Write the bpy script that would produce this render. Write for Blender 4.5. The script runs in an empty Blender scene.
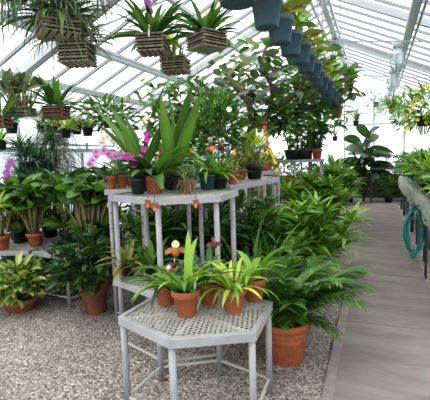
import bpy, math, random, zlib
from mathutils import Vector as V, Matrix, Quaternion
random.seed(7)
R = random.random; U = random.uniform; PI = math.pi
C = bpy.context.scene.collection
SC = bpy.context.scene

# ------------------------------------------------------------------ camera
FOC, CH = 400.0, 1.5
YAW, PITCH, ROLL = math.radians(21.99), math.radians(5.98), math.radians(1.8)
fwd = V((-math.sin(YAW)*math.cos(PITCH), math.cos(YAW)*math.cos(PITCH), -math.sin(PITCH)))
rt = V((math.cos(YAW), math.sin(YAW), 0)); up0 = rt.cross(fwd)
CR = rt*math.cos(ROLL) - up0*math.sin(ROLL); CU = up0*math.cos(ROLL) + rt*math.sin(ROLL)
CP = V((0, 0, CH))
cam = bpy.data.cameras.new('camera'); co = bpy.data.objects.new('camera', cam); C.objects.link(co)
cam.sensor_fit = 'HORIZONTAL'; cam.sensor_width = 36; cam.lens = 36*FOC/430; cam.clip_start = .05
m = Matrix((CR, CU, -fwd)).transposed().to_4x4(); m.translation = CP; co.matrix_world = m
SC.camera = co
def ray(x, y): return fwd + CR*((x-215)/FOC) + CU*((200-y)/FOC)
def atz(x, y, z): d = ray(x, y); return CP + d*((z-CH)/d.z)      # a measured point on a level surface
def atd(x, y, D): return CP + ray(x, y)*D                        # a measured point at a known distance

# ------------------------------------------------------------------ materials
def mat(name):
    m = bpy.data.materials.new(name); m.use_nodes = True
    nt = m.node_tree; return m, nt, nt.nodes['Principled BSDF'], nt.nodes, nt.links
def plain(name, col, rough=.5, metal=0, noise=0, nscale=20, bump=0):
    m, nt, b, N, L = mat(name)
    b.inputs['Base Color'].default_value = (*col, 1); b.inputs['Roughness'].default_value = rough; b.inputs['Metallic'].default_value = metal
    if noise or bump:
        tc = N.new('ShaderNodeTexCoord'); n = N.new('ShaderNodeTexNoise'); n.inputs['Scale'].default_value = nscale; n.inputs['Detail'].default_value = 5
        L.new(tc.outputs['Object'], n.inputs['Vector'])
        r = N.new('ShaderNodeValToRGB'); r.color_ramp.elements[0].position = .3; r.color_ramp.elements[1].position = .72
        r.color_ramp.elements[0].color = (*[c*(1-noise) for c in col], 1); r.color_ramp.elements[1].color = (*[min(1, c*(1+noise*.7)) for c in col], 1)
        L.new(n.outputs['Fac'], r.inputs['Fac']); L.new(r.outputs['Color'], b.inputs['Base Color'])
        if bump:
            bp = N.new('ShaderNodeBump'); bp.inputs['Strength'].default_value = bump; bp.inputs['Distance'].default_value = .01
            L.new(n.outputs['Fac'], bp.inputs['Height']); L.new(bp.outputs['Normal'], b.inputs['Normal'])
    return m
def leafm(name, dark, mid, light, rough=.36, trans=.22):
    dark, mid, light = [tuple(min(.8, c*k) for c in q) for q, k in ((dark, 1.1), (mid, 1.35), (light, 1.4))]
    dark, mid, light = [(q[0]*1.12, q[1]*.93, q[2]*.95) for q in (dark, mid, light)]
    m, nt, b, N, L = mat(name)
    a = N.new('ShaderNodeAttribute'); a.attribute_name = 'tint'
    r = N.new('ShaderNodeValToRGB'); e = r.color_ramp.elements
    e[0].color = (*dark, 1); e[0].position = .1; e[1].color = (*light, 1); e[1].position = .95
    k = e.new(.5); k.color = (*mid, 1)
    L.new(a.outputs['Fac'], r.inputs['Fac']); L.new(r.outputs['Color'], b.inputs['Base Color'])
    b.inputs['Roughness'].default_value = rough
    t = N.new('ShaderNodeBsdfTranslucent'); hs = N.new('ShaderNodeMixRGB'); hs.blend_type = 'MULTIPLY'; hs.inputs[0].default_value = 1
    hs.inputs[2].default_value = (1.5, 1.7, .7, 1); L.new(r.outputs['Color'], hs.inputs[1]); L.new(hs.outputs['Color'], t.inputs['Color'])
    x = N.new('ShaderNodeMixShader'); x.inputs[0].default_value = trans
    L.new(b.outputs[0], x.inputs[1]); L.new(t.outputs[0], x.inputs[2]); L.new(x.outputs[0], N['Material Output'].inputs['Surface'])
    return m
G = {
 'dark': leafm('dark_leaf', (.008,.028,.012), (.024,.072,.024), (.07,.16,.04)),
 'mid': leafm('mid_leaf', (.018,.055,.014), (.048,.135,.028), (.12,.26,.05)),
 'bright': leafm('bright_leaf', (.035,.10,.015), (.085,.22,.03), (.20,.38,.06)),
 'fig': leafm('fig_leaf', (.01,.03,.016), (.025,.066,.03), (.06,.13,.055)),
 'fan': leafm('pleated_leaf', (.018,.05,.010), (.06,.16,.022), (.14,.29,.04)),
 'lime': leafm('lime_leaf', (.07,.15,.02), (.17,.31,.04), (.38,.48,.08)),
 'varieg': leafm('variegated_leaf', (.015,.05,.015), (.05,.14,.03), (.36,.45,.16)),
 'grey': leafm('grey_leaf', (.04,.065,.045), (.10,.15,.095), (.22,.28,.18), .5),
 'olive': leafm('olive_leaf', (.05,.075,.015), (.12,.15,.03), (.28,.28,.07)),
 'moss': leafm('hanging_moss', (.10,.12,.08), (.2,.23,.16), (.36,.38,.28), .8),
 'straw': leafm('straw_root', (.09,.065,.04), (.21,.16,.10), (.42,.36,.26), .8),
 'croton': leafm('croton_leaf', (.03,.09,.02), (.11,.18,.03), (.35,.16,.07)),
 'teal': leafm('blue_green_leaf', (.012,.045,.03), (.04,.11,.07), (.11,.21,.14)),
}
M = {
 'terra': plain('terracotta', (.40,.125,.055), .75, 0, .22, 14, .15),
 'terra_old': plain('weathered_terracotta', (.30,.115,.065), .8, 0, .35, 9, .2),
 'black': plain('black_plastic', (.018,.022,.024), .42),
 'bluepot': plain('blue_grey_plastic', (.035,.075,.10), .45, 0, .18, 5),
 'soil': plain('soil', (.02,.014,.009), .95, 0, .5, 60, .5),
 'paint': plain('grey_white_paint', (.345,.34,.345), .55, 0, .18, 7, .05),
 'paintw': plain('pale_table_paint', (.50,.49,.45), .5, 0, .1, 9),
 'steel': plain('galvanised_steel', (.36,.38,.41), .45, .3),
 'whitebar': plain('white_glazing_bar', (.56,.58,.61), .5),
 'greybar': plain('grey_glazing_bar', (.30,.315,.34), .5),
 'wire': plain('wire', (.24,.24,.23), .5, .4),
 'wall': plain('white_wall_panel', (.80,.82,.85), .6, 0, .05, 3),
 'slat': plain('weathered_slat', (.26,.235,.165), .85, 0, .4, 30, .2),
 'slatb': plain('brown_slat', (.25,.14,.085), .85, 0, .3, 30, .2),
 'bark': plain('bark', (.17,.125,.085), .9, 0, .4, 18, .5),
 'stem': plain('green_stem', (.10,.17,.045), .6),
 'cane': plain('tan_cane', (.25,.23,.11), .7, 0, .3, 15),
 'dkstem': plain('dark_stem', (.07,.05,.025), .7),
 'magenta': plain('magenta_petal', (.56,.03,.32), .5), 'pink': plain('pink_petal', (.72,.36,.62), .5),
 'purple': plain('purple_petal', (.42,.14,.42), .5), 'white': plain('white_petal', (.85,.83,.82), .5),
 'yellow': plain('yellow_petal', (.75,.58,.05), .5), 'brown': plain('amber_brown_petal', (.33,.12,.025), .45),
 'maroon': plain('maroon_pouch', (.11,.018,.025), .4), 'orange': plain('orange_petal', (.72,.26,.05), .5),
 'redpink': plain('coral_bract', (.55,.13,.12), .5), 'cream': plain('cream_sepal', (.80,.76,.50), .5),
 'tag': plain('white_tag', (.85,.86,.9), .4), 'hose': plain('teal_hose', (.03,.30,.26), .4),
 'darkmetal': plain('dark_bench_metal', (.075,.083,.10), .6, 0, .3, 9),
 'benchskin': plain('pale_lichen_screen', (.47,.50,.42), .9, 0, .5, 16, .8),
 'lamp': plain('lamp_glass', (.75,.77,.8), .2), 'conduit': plain('conduit', (.50,.51,.53), .5),
 'tray': plain('tray', (.02,.02,.022), .5), 'peat': plain('pale_peat_mound', (.45,.45,.42), .9, 0, .3, 30, .4),
}
def glass_mat():
    m, nt, b, N, L = mat('whitewashed_glass'); N.remove(b)
    t = N.new('ShaderNodeBsdfTransparent'); t.inputs[0].default_value = (.97, .98, 1, 1)
    d = N.new('ShaderNodeBsdfTranslucent'); d.inputs[0].default_value = (.95, .96, .98, 1)
    x = N.new('ShaderNodeMixShader'); x.inputs[0].default_value = .22
    L.new(t.outputs[0], x.inputs[1]); L.new(d.outputs[0], x.inputs[2]); L.new(x.outputs[0], N['Material Output'].inputs['Surface'])
    return m
M['glass'] = glass_mat()
def panel_mat():
    m, nt, b, N, L = mat('translucent_white_panel'); b.inputs['Base Color'].default_value = (.84, .87, .91, 1); b.inputs['Roughness'].default_value = .5
    d = N.new('ShaderNodeBsdfTranslucent'); d.inputs[0].default_value = (.9, .93, .97, 1)
    x = N.new('ShaderNodeMixShader'); x.inputs[0].default_value = .42
    L.new(b.outputs[0], x.inputs[1]); L.new(d.outputs[0], x.inputs[2]); L.new(x.outputs[0], N['Material Output'].inputs['Surface'])
    return m
M['panel'] = panel_mat()
def gravel_mat():
    m, nt, b, N, L = mat('gravel')
    tc = N.new('ShaderNodeTexCoord'); v = N.new('ShaderNodeTexVoronoi'); v.inputs['Scale'].default_value = 62
    L.new(tc.outputs['Object'], v.inputs['Vector'])
    sep = N.new('ShaderNodeSeparateColor'); L.new(v.outputs['Color'], sep.inputs[0])
    r = N.new('ShaderNodeValToRGB'); e = r.color_ramp.elements
    e[0].color = (.13,.11,.095,1); e[1].color = (.56,.52,.48,1); k = e.new(.45); k.color = (.30,.265,.235,1); k = e.new(.8); k.color = (.40,.365,.34,1)
    L.new(sep.outputs[0], r.inputs[0])
    n = N.new('ShaderNodeTexNoise'); n.inputs['Scale'].default_value = 1.6; L.new(tc.outputs['Object'], n.inputs['Vector'])
    mx = N.new('ShaderNodeMixRGB'); mx.blend_type = 'MULTIPLY'; mx.inputs[0].default_value = .45
    L.new(r.outputs[0], mx.inputs[1]); L.new(n.outputs['Fac'], mx.inputs[2])
    mx2 = N.new('ShaderNodeMixRGB'); mx2.blend_type = 'MULTIPLY'; mx2.inputs[0].default_value = 1; mx2.inputs[2].default_value = (1.42,1.36,1.33,1)
    L.new(mx.outputs[0], mx2.inputs[1]); L.new(mx2.outputs[0], b.inputs['Base Color'])
    b.inputs['Roughness'].default_value = .9
    bp = N.new('ShaderNodeBump'); bp.inputs['Strength'].default_value = 1; bp.inputs['Distance'].default_value = .012; bp.invert = True
    L.new(v.outputs['Distance'], bp.inputs['Height']); L.new(bp.outputs[0], b.inputs['Normal'])
    return m
M['gravel'] = gravel_mat()
def stone_mat():
    m, nt, b, N, L = mat('stone')
    a = N.new('ShaderNodeAttribute'); a.attribute_name = 'tint'
    r = N.new('ShaderNodeValToRGB'); e = r.color_ramp.elements
    e[0].color = (.16,.135,.12,1); e[1].color = (.70,.65,.61,1); k = e.new(.5); k.color = (.40,.355,.325,1)
    L.new(a.outputs['Fac'], r.inputs[0]); L.new(r.outputs[0], b.inputs['Base Color']); b.inputs['Roughness'].default_value = .9
    return m
M['stone'] = stone_mat()
def path_mat():
    m, nt, b, N, L = mat('concrete_path')
    tc = N.new('ShaderNodeTexCoord'); n = N.new('ShaderNodeTexNoise'); n.inputs['Scale'].default_value = 2.2; n.inputs['Detail'].default_value = 8; n.inputs['Roughness'].default_value = .65
    mp = N.new('ShaderNodeMapping'); mp.inputs['Scale'].default_value = (.6, 2.2, 1)
    L.new(tc.outputs['Object'], mp.inputs[0]); L.new(mp.outputs[0], n.inputs['Vector'])
    r = N.new('ShaderNodeValToRGB'); e = r.color_ramp.elements
    e[0].color = (.175,.148,.134,1); e[0].position = .3; e[1].color = (.30,.258,.238,1); e[1].position = .7
    L.new(n.outputs['Fac'], r.inputs[0]); L.new(r.outputs[0], b.inputs['Base Color']); b.inputs['Roughness'].default_value = .8
    bp = N.new('ShaderNodeBump'); bp.inputs['Strength'].default_value = .12; L.new(n.outputs['Fac'], bp.inputs['Height']); L.new(bp.outputs[0], b.inputs['Normal'])
    return m
M['path'] = path_mat()

# ------------------------------------------------------------------ mesh builder
class MB:
    def __init__(s): s.v = []; s.f = []; s.t = []
    def add(s, vs, fs, t=.5):
        b = len(s.v); s.v += [tuple(p) for p in vs]; s.f += [tuple(i+b for i in f) for f in fs]
        s.t += (t if isinstance(t, list) else [t]*len(vs))
    def build(s, name, material, parent=None, smooth=True):
        if not s.v: return None
        me = bpy.data.meshes.new(name); me.from_pydata(s.v, [], s.f)
        a = me.attributes.new('tint', 'FLOAT', 'POINT'); a.data.foreach_set('value', s.t)
        if smooth: me.polygons.foreach_set('use_smooth', [True]*len(me.polygons))
        me.materials.append(material); me.update()
        o = bpy.data.objects.new(name, me); C.objects.link(o)
        if parent: o.parent = parent
        return o
    def box(s, c, d, rz=0):
        x, y, z = d[0]/2, d[1]/2, d[2]/2; q = Matrix.Rotation(rz, 3, 'Z'); c = V(c)
        vs = [c + q @ V((i*x, j*y, k*z)) for i in (-1,1) for j in (-1,1) for k in (-1,1)]
        s.add(vs, [(0,1,3,2),(4,6,7,5),(0,4,5,1),(2,3,7,6),(0,2,6,4),(1,5,7,3)])
    def bar(s, a, b, w, h=None, upv=V((0,0,1))):
        a, b = V(a), V(b); h = h or w; d = (b-a).normalized()
        sd = d.cross(upv)
        if sd.length < 1e-3: sd = d.cross(V((1,0,0)))
        sd.normalize(); u = sd.cross(d); vs = []
        for p in (a, b):
            vs += [p - sd*w/2 - u*h/2, p + sd*w/2 - u*h/2, p + sd*w/2 + u*h/2, p - sd*w/2 + u*h/2]
        s.add(vs, [(3,2,1,0),(4,5,6,7),(0,1,5,4),(1,2,6,5),(2,3,7,6),(3,0,4,7)])
    def tube(s, pts, r, n=6, t=.5):
        pts = [V(p) for p in pts]; rs = r if isinstance(r, (list, tuple)) else [r]*len(pts)
        vs = []; fs = []; ref = None
        for i, p in enumerate(pts):
            d = (pts[min(i+1, len(pts)-1)] - pts[max(i-1, 0)]).normalized()
            if ref is None: ref = d.cross(V((.3,.2,1))); ref = ref if ref.length > .1 else d.cross(V((1,0,0)))
            sd = (ref - d*ref.dot(d)).normalized(); ref = sd; u = d.cross(sd)
            for k in range(n):
                a = 2*PI*k/n; vs.append(p + (sd*math.cos(a) + u*math.sin(a))*rs[i])
        for i in range(len(pts)-1):
            for k in range(n):
                a = i*n+k; b = i*n+(k+1)%n; fs.append((a, b, b+n, a+n))
        fs.append(tuple(range(n-1, -1, -1))); fs.append(tuple(range((len(pts)-1)*n, len(pts)*n)))
        s.add(vs, fs, t)
    def lathe(s, prof, n=28, c=(0,0,0)):
        c = V(c); vs = []; fs = []
        for (r, z) in prof:
            for k in range(n): a = 2*PI*k/n; vs.append(c + V((r*math.cos(a), r*math.sin(a), z)))
        for i in range(len(prof)-1):
            for k in range(n):
                a = i*n+k; b = i*n+(k+1)%n; fs.append((a, b, b+n, a+n))
        fs.append(tuple(range(n-1, -1, -1))); fs.append(tuple(range((len(prof)-1)*n, len(prof)*n)))
        s.add(vs, fs)
PROF = {
 'strap': lambda t: min(1, .45+t*3)*(1-t**3.5)**.8,
 'lance': lambda t: max(0, math.sin(PI*min(1, t**.75)))**.9,
 'oval': lambda t: max(0, math.sin(PI*t))**.6,
 'ovate': lambda t: max(0, math.sin(PI*t**.62))**.8,
 'blade': lambda t: (1-t)**.7,
}
def leaf(mb, p, d, L, W, droop=.5, n=6, fold=.25, shape='strap', tint=None, curl=0, mid=0, wav=0, roll=0):
    p = V(p); d = V(d).normalized(); f = PROF[shape]; vs = []; ts = []
    tint = min(1, max(0, random.gauss(.5, .24))) if tint is None else tint
    sd = d.cross(V((0,0,1)))
    if sd.length < .15: sd = V((math.cos(7*L*W*1e3+d.x), math.sin(7*L*W*1e3+d.y), 0))
    sd.normalize()
    if roll: sd = Quaternion(d, roll) @ sd
    for i in range(n+1):
        t = i/n; w = W*.5*max(f(t), .03); nrm = sd.cross(d).normalized()
        rise = nrm*(fold*w + (wav*w*math.sin(t*9) if wav else 0))
        vs += [p - sd*w + rise, p.copy(), p + sd*w + rise]; ts += [tint, min(1, max(0, tint+.12+mid)), tint-.05]
        if i < n:
            p = p + d*(L/n)
            q = Quaternion(sd, -droop/n*(.5+t))
            if d.z > -.93: d = (q @ d).normalized()
            if curl: sd = (Quaternion(d, curl/n) @ sd).normalized()
    fs = []
    for i in range(n):
        a = i*3; fs += [(a, a+1, a+4, a+3), (a+1, a+2, a+5, a+4)]
    mb.add(vs, fs, ts); return p
def sph(az, el): return V((math.cos(az)*math.cos(el), math.sin(az)*math.cos(el), math.sin(el)))
# ---- foliage habits (all grow from the origin, z up)
def strap(mb, n, L, W, e0=.3, e1=1.3, droop=1.2, shape='strap', r0=.015, z0=0, fold=.3, c=(0,0), nseg=7, mid=0, asym=None):
    az = U(0, 6.28)
    for i in range(n):
        az += 2.4 + U(-.35, .35); el = U(e0, e1)
        l = L*U(.65, 1.1)
        leaf(mb, (c[0]+r0*math.cos(az), c[1]+r0*math.sin(az), z0), sph(az, el), l, W*U(.8, 1.15), droop*U(.6, 1.3), nseg, fold, shape, None, U(-.3, .3), mid, 0, U(-.3, .3))
def stempath(az, el, L, droop, z0=0, n=5, r0=0, c=(0, 0)):
    p = V((c[0]+r0*math.cos(az), c[1]+r0*math.sin(az), z0)); d = sph(az, el); sd = d.cross(V((0,0,1)))
    if sd.length < .05: sd = V((1,0,0))
    sd.normalize(); pts = [p.copy()]
    for i in range(n):
        p = p + d*(L/n); d = (Quaternion(sd, -droop/n) @ d).normalized(); pts.append(p.copy())
    return pts, d
def canes(ms, ml, n, H, LL, LW, per=2, r0=.06, lean=.35, z0=0, thick=.006, shape='oval', e=(.1, .8), droop=.7, along=0):
    for i in range(n):
        az = U(0, 6.28); pts, d = stempath(az, PI/2-U(0, lean), H*U(.65, 1.08), U(-.1, .3), z0, 4, U(0, r0))
        ms.tube(pts, [thick*.7, thick*1.2, thick*1.1, thick*.8, thick*.4], 5, U(.2, .8))
        b = U(0, 6.28)
        for k in range(per):
            b += 2.4; leaf(ml, pts[-1], sph(b, U(*e)), LL*U(.7, 1.15), LW*U(.8, 1.15), droop*U(.5, 1.3), 6, .22, shape, roll=U(-.9, .9))
        for k in range(along):
            q = pts[1+k % 3]; b += 2.4; leaf(ml, q, sph(b, U(*e)), LL*U(.7, 1), LW*U(.8, 1.1), droop, 6, .22, shape, roll=U(-.9, .9))
def bush(ms, ml, Rr, H, n, LL, LW, shape='lance', z0=0, droop=.8, nst=8, core=.35, e=(-.3, .7), nseg=4, mid=0, low=.05):
    for i in range(nst):
        az = U(0, 6.28); pts, d = stempath(az, U(.6, 1.4), H*U(.5, .8), U(0, .5), z0, 4, Rr*.08); ms.tube(pts, [.008*(1-.17*k) for k in range(5)], 5)
    for i in range(n):
        az = U(0, 6.28); el = math.asin(U(-.75, 1)); rr = U(core, 1)**.6
        q = V((math.cos(az)*math.cos(el)*Rr*rr, math.sin(az)*math.cos(el)*Rr*rr, z0 + H*(.5+.5*math.sin(el)*rr) ))
        q.z = max(q.z, z0+low)
        leaf(ml, q, sph(az+U(-.9, .9), U(*e)+.5*math.sin(el)), LL*U(.6, 1.15), LW*U(.75, 1.15), droop*U(.4, 1.4), nseg, .25, shape, None, 0, mid, 0, U(-.8, .8))
def whorls(ms, ml, n, H, L, W, per=12, spread=.25, z0=0, shape='strap', droop=.9, e=(.0, 1.1), mid=0, lean=.7, levels=1):
    for i in range(n):
        az = 2.4*i + U(-.4, .4); pts, d = stempath(az, PI/2-U(.05, lean), H*U(.55, 1.05), U(-.4, .3), z0, 4, spread*.3*R()); ms.tube(pts, [.009, .008, .007, .006, .005], 5)
        for lv in range(levels):
            q = pts[-1-lv]; b = U(0, 6.28)
            for k in range(per):
                b += 2.4; leaf(ml, q, sph(b, U(*e)), L*U(.65, 1.1), W*U(.8, 1.1), droop*U(.6, 1.3), 5, .3, shape, None, 0, mid, 0, U(-.5, .5))
def palm(ms, ml, nf, L, lfL, lfW, nl=16, z0=0, e=(.5, 1.35), droop=1.3, rise=.4, r0=.05):
    for i in range(nf):
        az = 2.4*i+U(-.3, .3); n = 14
        pts, d = stempath(az, U(*e), L*U(.75, 1.1), droop*U(.7, 1.2), z0, n, r0*R()); ms.tube(pts, [.005*(1-.055*k) for k in range(n+1)], 4)
        for k in range(nl):
            t = .28+.72*k/(nl-1); x = t*n; j = min(int(x), n-1); q = pts[j].lerp(pts[j+1], x-j); d = (pts[j+1]-pts[j]).normalized()
            sd = d.cross(V((0,0,1)));  sd = sd.normalized() if sd.length > .1 else V((1,0,0))
            tt = min(1, max(0, random.gauss(.5, .12)))
            for sgn in (-1, 1):
                leaf(ml, q, d*.75+sd*sgn*.85+V((0,0,U(-.05, .2))), lfL*(1-.55*abs(t-.55))*U(.85, 1.1), lfW, .9, 5, .2, 'lance', tt+U(-.1, .1))
def strands(ml, n, L, rad, z0=0, w=.004, out=.5, spreadz=0):
    for i in range(n):
        az = U(0, 6.28); r = rad*math.sqrt(R()); leaf(ml, (r*math.cos(az), r*math.sin(az), z0+U(0, spreadz)), sph(az, out*U(-.5, 1)), L*U(.4, 1.1), w*U(.7, 1.4), 2.6, 8, .1, 'strap', None, U(-.6, .6))
def flower(mb, p, nrm, size, n=5, w=.62, cup=.15, shape='oval'):
    nrm = V(nrm).normalized(); a = nrm.cross(V((0,0,1))); a = a.normalized() if a.length > .05 else V((1,0,0)); b = nrm.cross(a)
    o = U(0, 6.28)
    for k in range(n):
        t = o+2*PI*k/n; d = (a*math.cos(t)+b*math.sin(t)+nrm*cup).normalized(); sd = d.cross(nrm).normalized(); f = PROF[shape]; vs = []
        for i in range(5):
            q = i/4; ww = size*.5*w*max(.08, f(min(1, q*.96+.02))); c = V(p)+d*(size*.5*q); vs += [c-sd*ww, c+nrm*size*.03, c+sd*ww]
        fs = []
        for i in range(4): j = i*3; fs += [(j, j+1, j+4, j+3), (j+1, j+2, j+5, j+4)]
        mb.add(vs, fs)

# ------------------------------------------------------------------ things
def tag(o, label=None, cat=None, group=None, kind=None):
    if label: o['label'] = label
    if cat: o['category'] = cat
    if group: o['group'] = group
    if kind: o['kind'] = kind
    return o
def thing(name, loc, label, cat, group=None, rz=0):
    random.seed(zlib.crc32(label.encode()))
    o = bpy.data.objects.new(name, None); C.objects.link(o); o.empty_display_size = .05
    o.location = loc; o.rotation_euler.z = rz; return tag(o, label, cat, group)
def struct(name, mb, m, smooth=False):
    return tag(mb.build(name, m, None, smooth), kind='structure')
def dup(o, loc, label, group=None, rz=0, sc=1, parent=None):
    c = o.copy(); C.objects.link(c)
    if parent: c.parent = parent
    else:
        c.location = loc; c.rotation_euler.z = rz; c.scale = (sc, sc, sc); c['label'] = label
        if group: c['group'] = group
    for ch in o.children: dup(ch, None, None, parent=c)
    return c
def pot(t, w, h, m, style='terra', soil=True):
    mb = MB(); r = w/2
    if style == 'terra':
        mb.lathe([(r*.62,0),(r*.66,.004),(r*.86,h*.74),(r*.9,h*.745),(r*.97,h*.75),(r,h*.78),(r,h*.97),(r*.97,h),(r*.88,h),(r*.86,h*.9)])
    elif style == 'ribbed':
        mb.lathe([(r*.66,0),(r*.69,.006),(r*.82,h*.55),(r*.85,h*.57),(r*.83,h*.6),(r*.87,h*.7),(r*.9,h*.72),(r*.88,h*.75),(r*.9,h*.82),(r*.98,h*.84),(r,h*.88),(r,h*.97),(r*.96,h),(r*.88,h),(r*.86,h*.9)], 36)
    elif style == 'bowl':
        mb.lathe([(r*.7,0),(r*.74,.006),(r*.9,h*.62),(r*.98,h*.66),(r,h*.7),(r,h*.96),(r*.97,h),(r*.88,h),(r*.86,h*.88)], 36)
    else:
        mb.lathe([(r*.7,0),(r*.74,.004),(r*.92,h*.8),(r*.98,h*.81),(r,h*.83),(r,h),(r*.95,h),(r*.93,h*.9)])
    o = mb.build('pot', m, t)
    if soil:
        s = MB(); s.lathe([(.001, h*.9), (r*.5, h*.93), (r*.9, h*.9)], 20); s.build('soil', M['soil'], t)
    return h*.9
def foliage(t, ml, g, ms=None, sm='stem', name='foliage'):
    if ms and ms.v: ms.build('stem', M[sm], t)
    return ml.build(name, G[g], t)
def hanger(t, r, z, top, m='wire', th=.0022, square=False):
    mb = MB(); n = 4 if square else 3; apex = V((0, 0, z+.42))
    for k in range(n):
        a = 2*PI*k/n + (.785 if square else 0); mb.tube([(r*math.cos(a), r*math.sin(a), z), apex], th, 4)
    mb.tube([apex, (0, 0, top)], th, 4); mb.build('hanger', M[m], t)
def nudge(t, fol):
    pass

# ================================================================== THE SETTING
RX, RZ, SL = -1.0, 4.5, .467
LX, RXW, EZ = -5.6, 3.6, RZ-.467*4.6
Y0, Y1 = -1.5, 14.5
g = MB(); g.add([(LX-.3,Y0,0),(4,Y0,0),(4,Y1+.3,0),(LX-.3,Y1+.3,0)], [(0,1,2,3)]); struct('floor', g, M['gravel'])
# concrete path with joints and a raised pale edging
g = MB(); ys = [Y0, .6, 2.05, 3.6, 5.15, 6.7, 8.25, 9.8, 11.35, 12.35]
for a, b in zip(ys[:-1], ys[1:]): g.box((.16, (a+b)/2, .012), (.78, b-a-.012, .024))
tag(g.build('path', M['path'], None, False), kind='structure')
g = MB()
for a, b in zip(ys[:-1], ys[1:]): g.box((-.263, (a+b)/2, .012), (.066, b-a-.006, .026))
struct('trim_1', g, plain('pale_kerb', (.29,.26,.235), .8, 0, .2, 12))
g = MB(); g.box((-.15, 12.6, .012), (5, .5, .024)); struct('trim_2', g, M['path'])
# loose stones on the gravel near the camera
g = MB(); ico = [(0,0,.6),(.9,0,.1),(.28,.85,.15),(-.73,.5,.1),(-.7,-.55,.12),(.3,-.8,.1)]
for i in range(15000):
    y = 1.2+5.2*R()**1.5; x = U(-4.3, -.32) if y > 2 else U(-3, -.32)
    s = U(.005, .0115); q = Matrix.Rotation(U(0, 6.28), 3, 'Z'); sq = U(.7, 1.2)
    g.add([V((x, y, .001)) + q @ V((a*s, b*s*sq, c*s)) for a, b, c in ico], [(0,1,2),(0,2,3),(0,3,4),(0,4,5),(0,5,1)], U(0, 1))
tag(g.build('gravel_stones', M['stone'], None, False), 'loose beige and grey gravel covering the greenhouse floor', 'gravel', kind='stuff')
def slope(x): return RZ - SL*abs(x-RX)
# roof glass, two planes
g = MB(); g.add([(RX,Y0,RZ+.03),(RX,Y1,RZ+.03),(LX,Y1,EZ+.03),(LX,Y0,EZ+.03)], [(0,1,2,3)])
g.add([(RX,Y0,RZ+.03),(RXW,Y0,EZ+.03),(RXW,Y1,EZ+.03),(RX,Y1,RZ+.03)], [(0,1,2,3)]); struct('ceiling', g, M['glass'])
g = MB(); y = Y0
while y <= Y1+.01:
    for ex in (LX, RXW): g.bar((RX, y, RZ), (ex, y, EZ), .038, .045)
    y += .5
struct('trim_3', g, M['greybar'])
g = MB(); y = .9
while y <= Y1:
    for ex in (LX, RXW): g.bar((RX, y, RZ-.07), (ex, y, EZ-.07), .09, .12)
    y += 3.4
struct('trim_4', g, M['whitebar'])
g = MB()
for x in (-4.66, -3.8, -2.6, 1.5, 2.6): g.bar((x, Y0, slope(x)-.10), (x, Y1, slope(x)-.10), .07, .06)
for x in (-4.55, -3.69): g.bar((x, Y0, slope(x)-.13), (x, Y1, slope(x)-.13), .04, .04)
struct('trim_5', g, M['whitebar'])
# ridge truss: two chords and zigzag rods
g = MB(); g.bar((RX, Y0, RZ-.02), (RX, Y1, RZ-.02), .12, .08)
for dx in (-.16, .16): g.bar((RX+dx, Y0, RZ-.16), (RX+dx, Y1, RZ-.16), .045, .045)
y = Y0; k = 0
while y < Y1-.4: 
    for dx in (-.16, .16): g.bar((RX+dx, y, RZ-.16), (RX, y+.35, RZ-.02), .016); g.bar((RX, y+.35, RZ-.02), (RX+dx, y+.7, RZ-.16), .016)
    y += .7
struct('trim_6', g, M['whitebar'])
# thin tie rods crossing the roof space on the left
g = MB()
for y in (4.3, 7.7, 11.1):
    g.bar((-3.8, y, slope(-3.8)-.12), (RX, y, 3.55), .018); g.bar((1.5, y, slope(1.5)-.12), (RX, y, 3.55), .018); g.bar((RX, y, 3.55), (RX, y, RZ), .018)
    g.bar((-2.4, y, 3.35), (-1.7, y, slope(-1.7)), .014); g.bar((-3.0, y, slope(-3)), (-2.2, y, 3.4), .014)
struct('trim_7', g, M['steel'])
# left wall: white lower panels, ledge, glazing above with posts
g = MB(); g.add([(LX,Y0,0),(LX,Y1,0),(LX,Y1,1.72),(LX,Y0,1.72)], [(0,1,2,3)]); struct('wall_left', g, M['panel'])
g = MB(); g.box((LX+.06, (Y0+Y1)/2, 1.74), (.16, Y1-Y0, .06))
y = Y0+.4
while y < Y1: g.box((LX+.045, y, .86), (.03, .05, 1.66)); y += 1.1
struct('trim_8', g, plain('grey_ledge', (.5,.52,.55), .6))
g = MB(); g.add([(LX,Y0,1.77),(LX,Y1,1.77),(LX,Y1,EZ),(LX,Y0,EZ)], [(0,1,2,3)]); struct('window_1', g, M['glass'])
g = MB(); g.bar((LX, Y0, EZ-.03), (LX, Y1, EZ-.03), .12, .1); y = Y0
while y < Y1: g.box((LX, y, (EZ+1.77)/2), (.07, .06, EZ-1.77)); y += 1.1
struct('trim_9', g, M['wall'])
g = MB(); g.tube([(LX+.25, Y0, 1.83), (LX+.25, Y1, 1.83)], .018, 8)
for y in (4.2, 5.3, 6.4, 7.5, 8.6, 10): g.bar((LX+.25, y, 1.83), (LX+.06, y+.28, 2.08), .014); g.box((LX+.25, y+.12, 1.80), (.05, .03, .16))
struct('trim_10', g, M['steel'])
# right wall
g = MB(); g.box((RXW, (Y0+Y1)/2, .5), (.06, Y1-Y0, 1.0)); struct('wall_right', g, M['wall'])
g = MB(); g.add([(RXW,Y0,1),(RXW,Y1,1),(RXW,Y1,EZ),(RXW,Y0,EZ)], [(0,1,2,3)]); struct('window_2', g, M['glass'])
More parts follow.
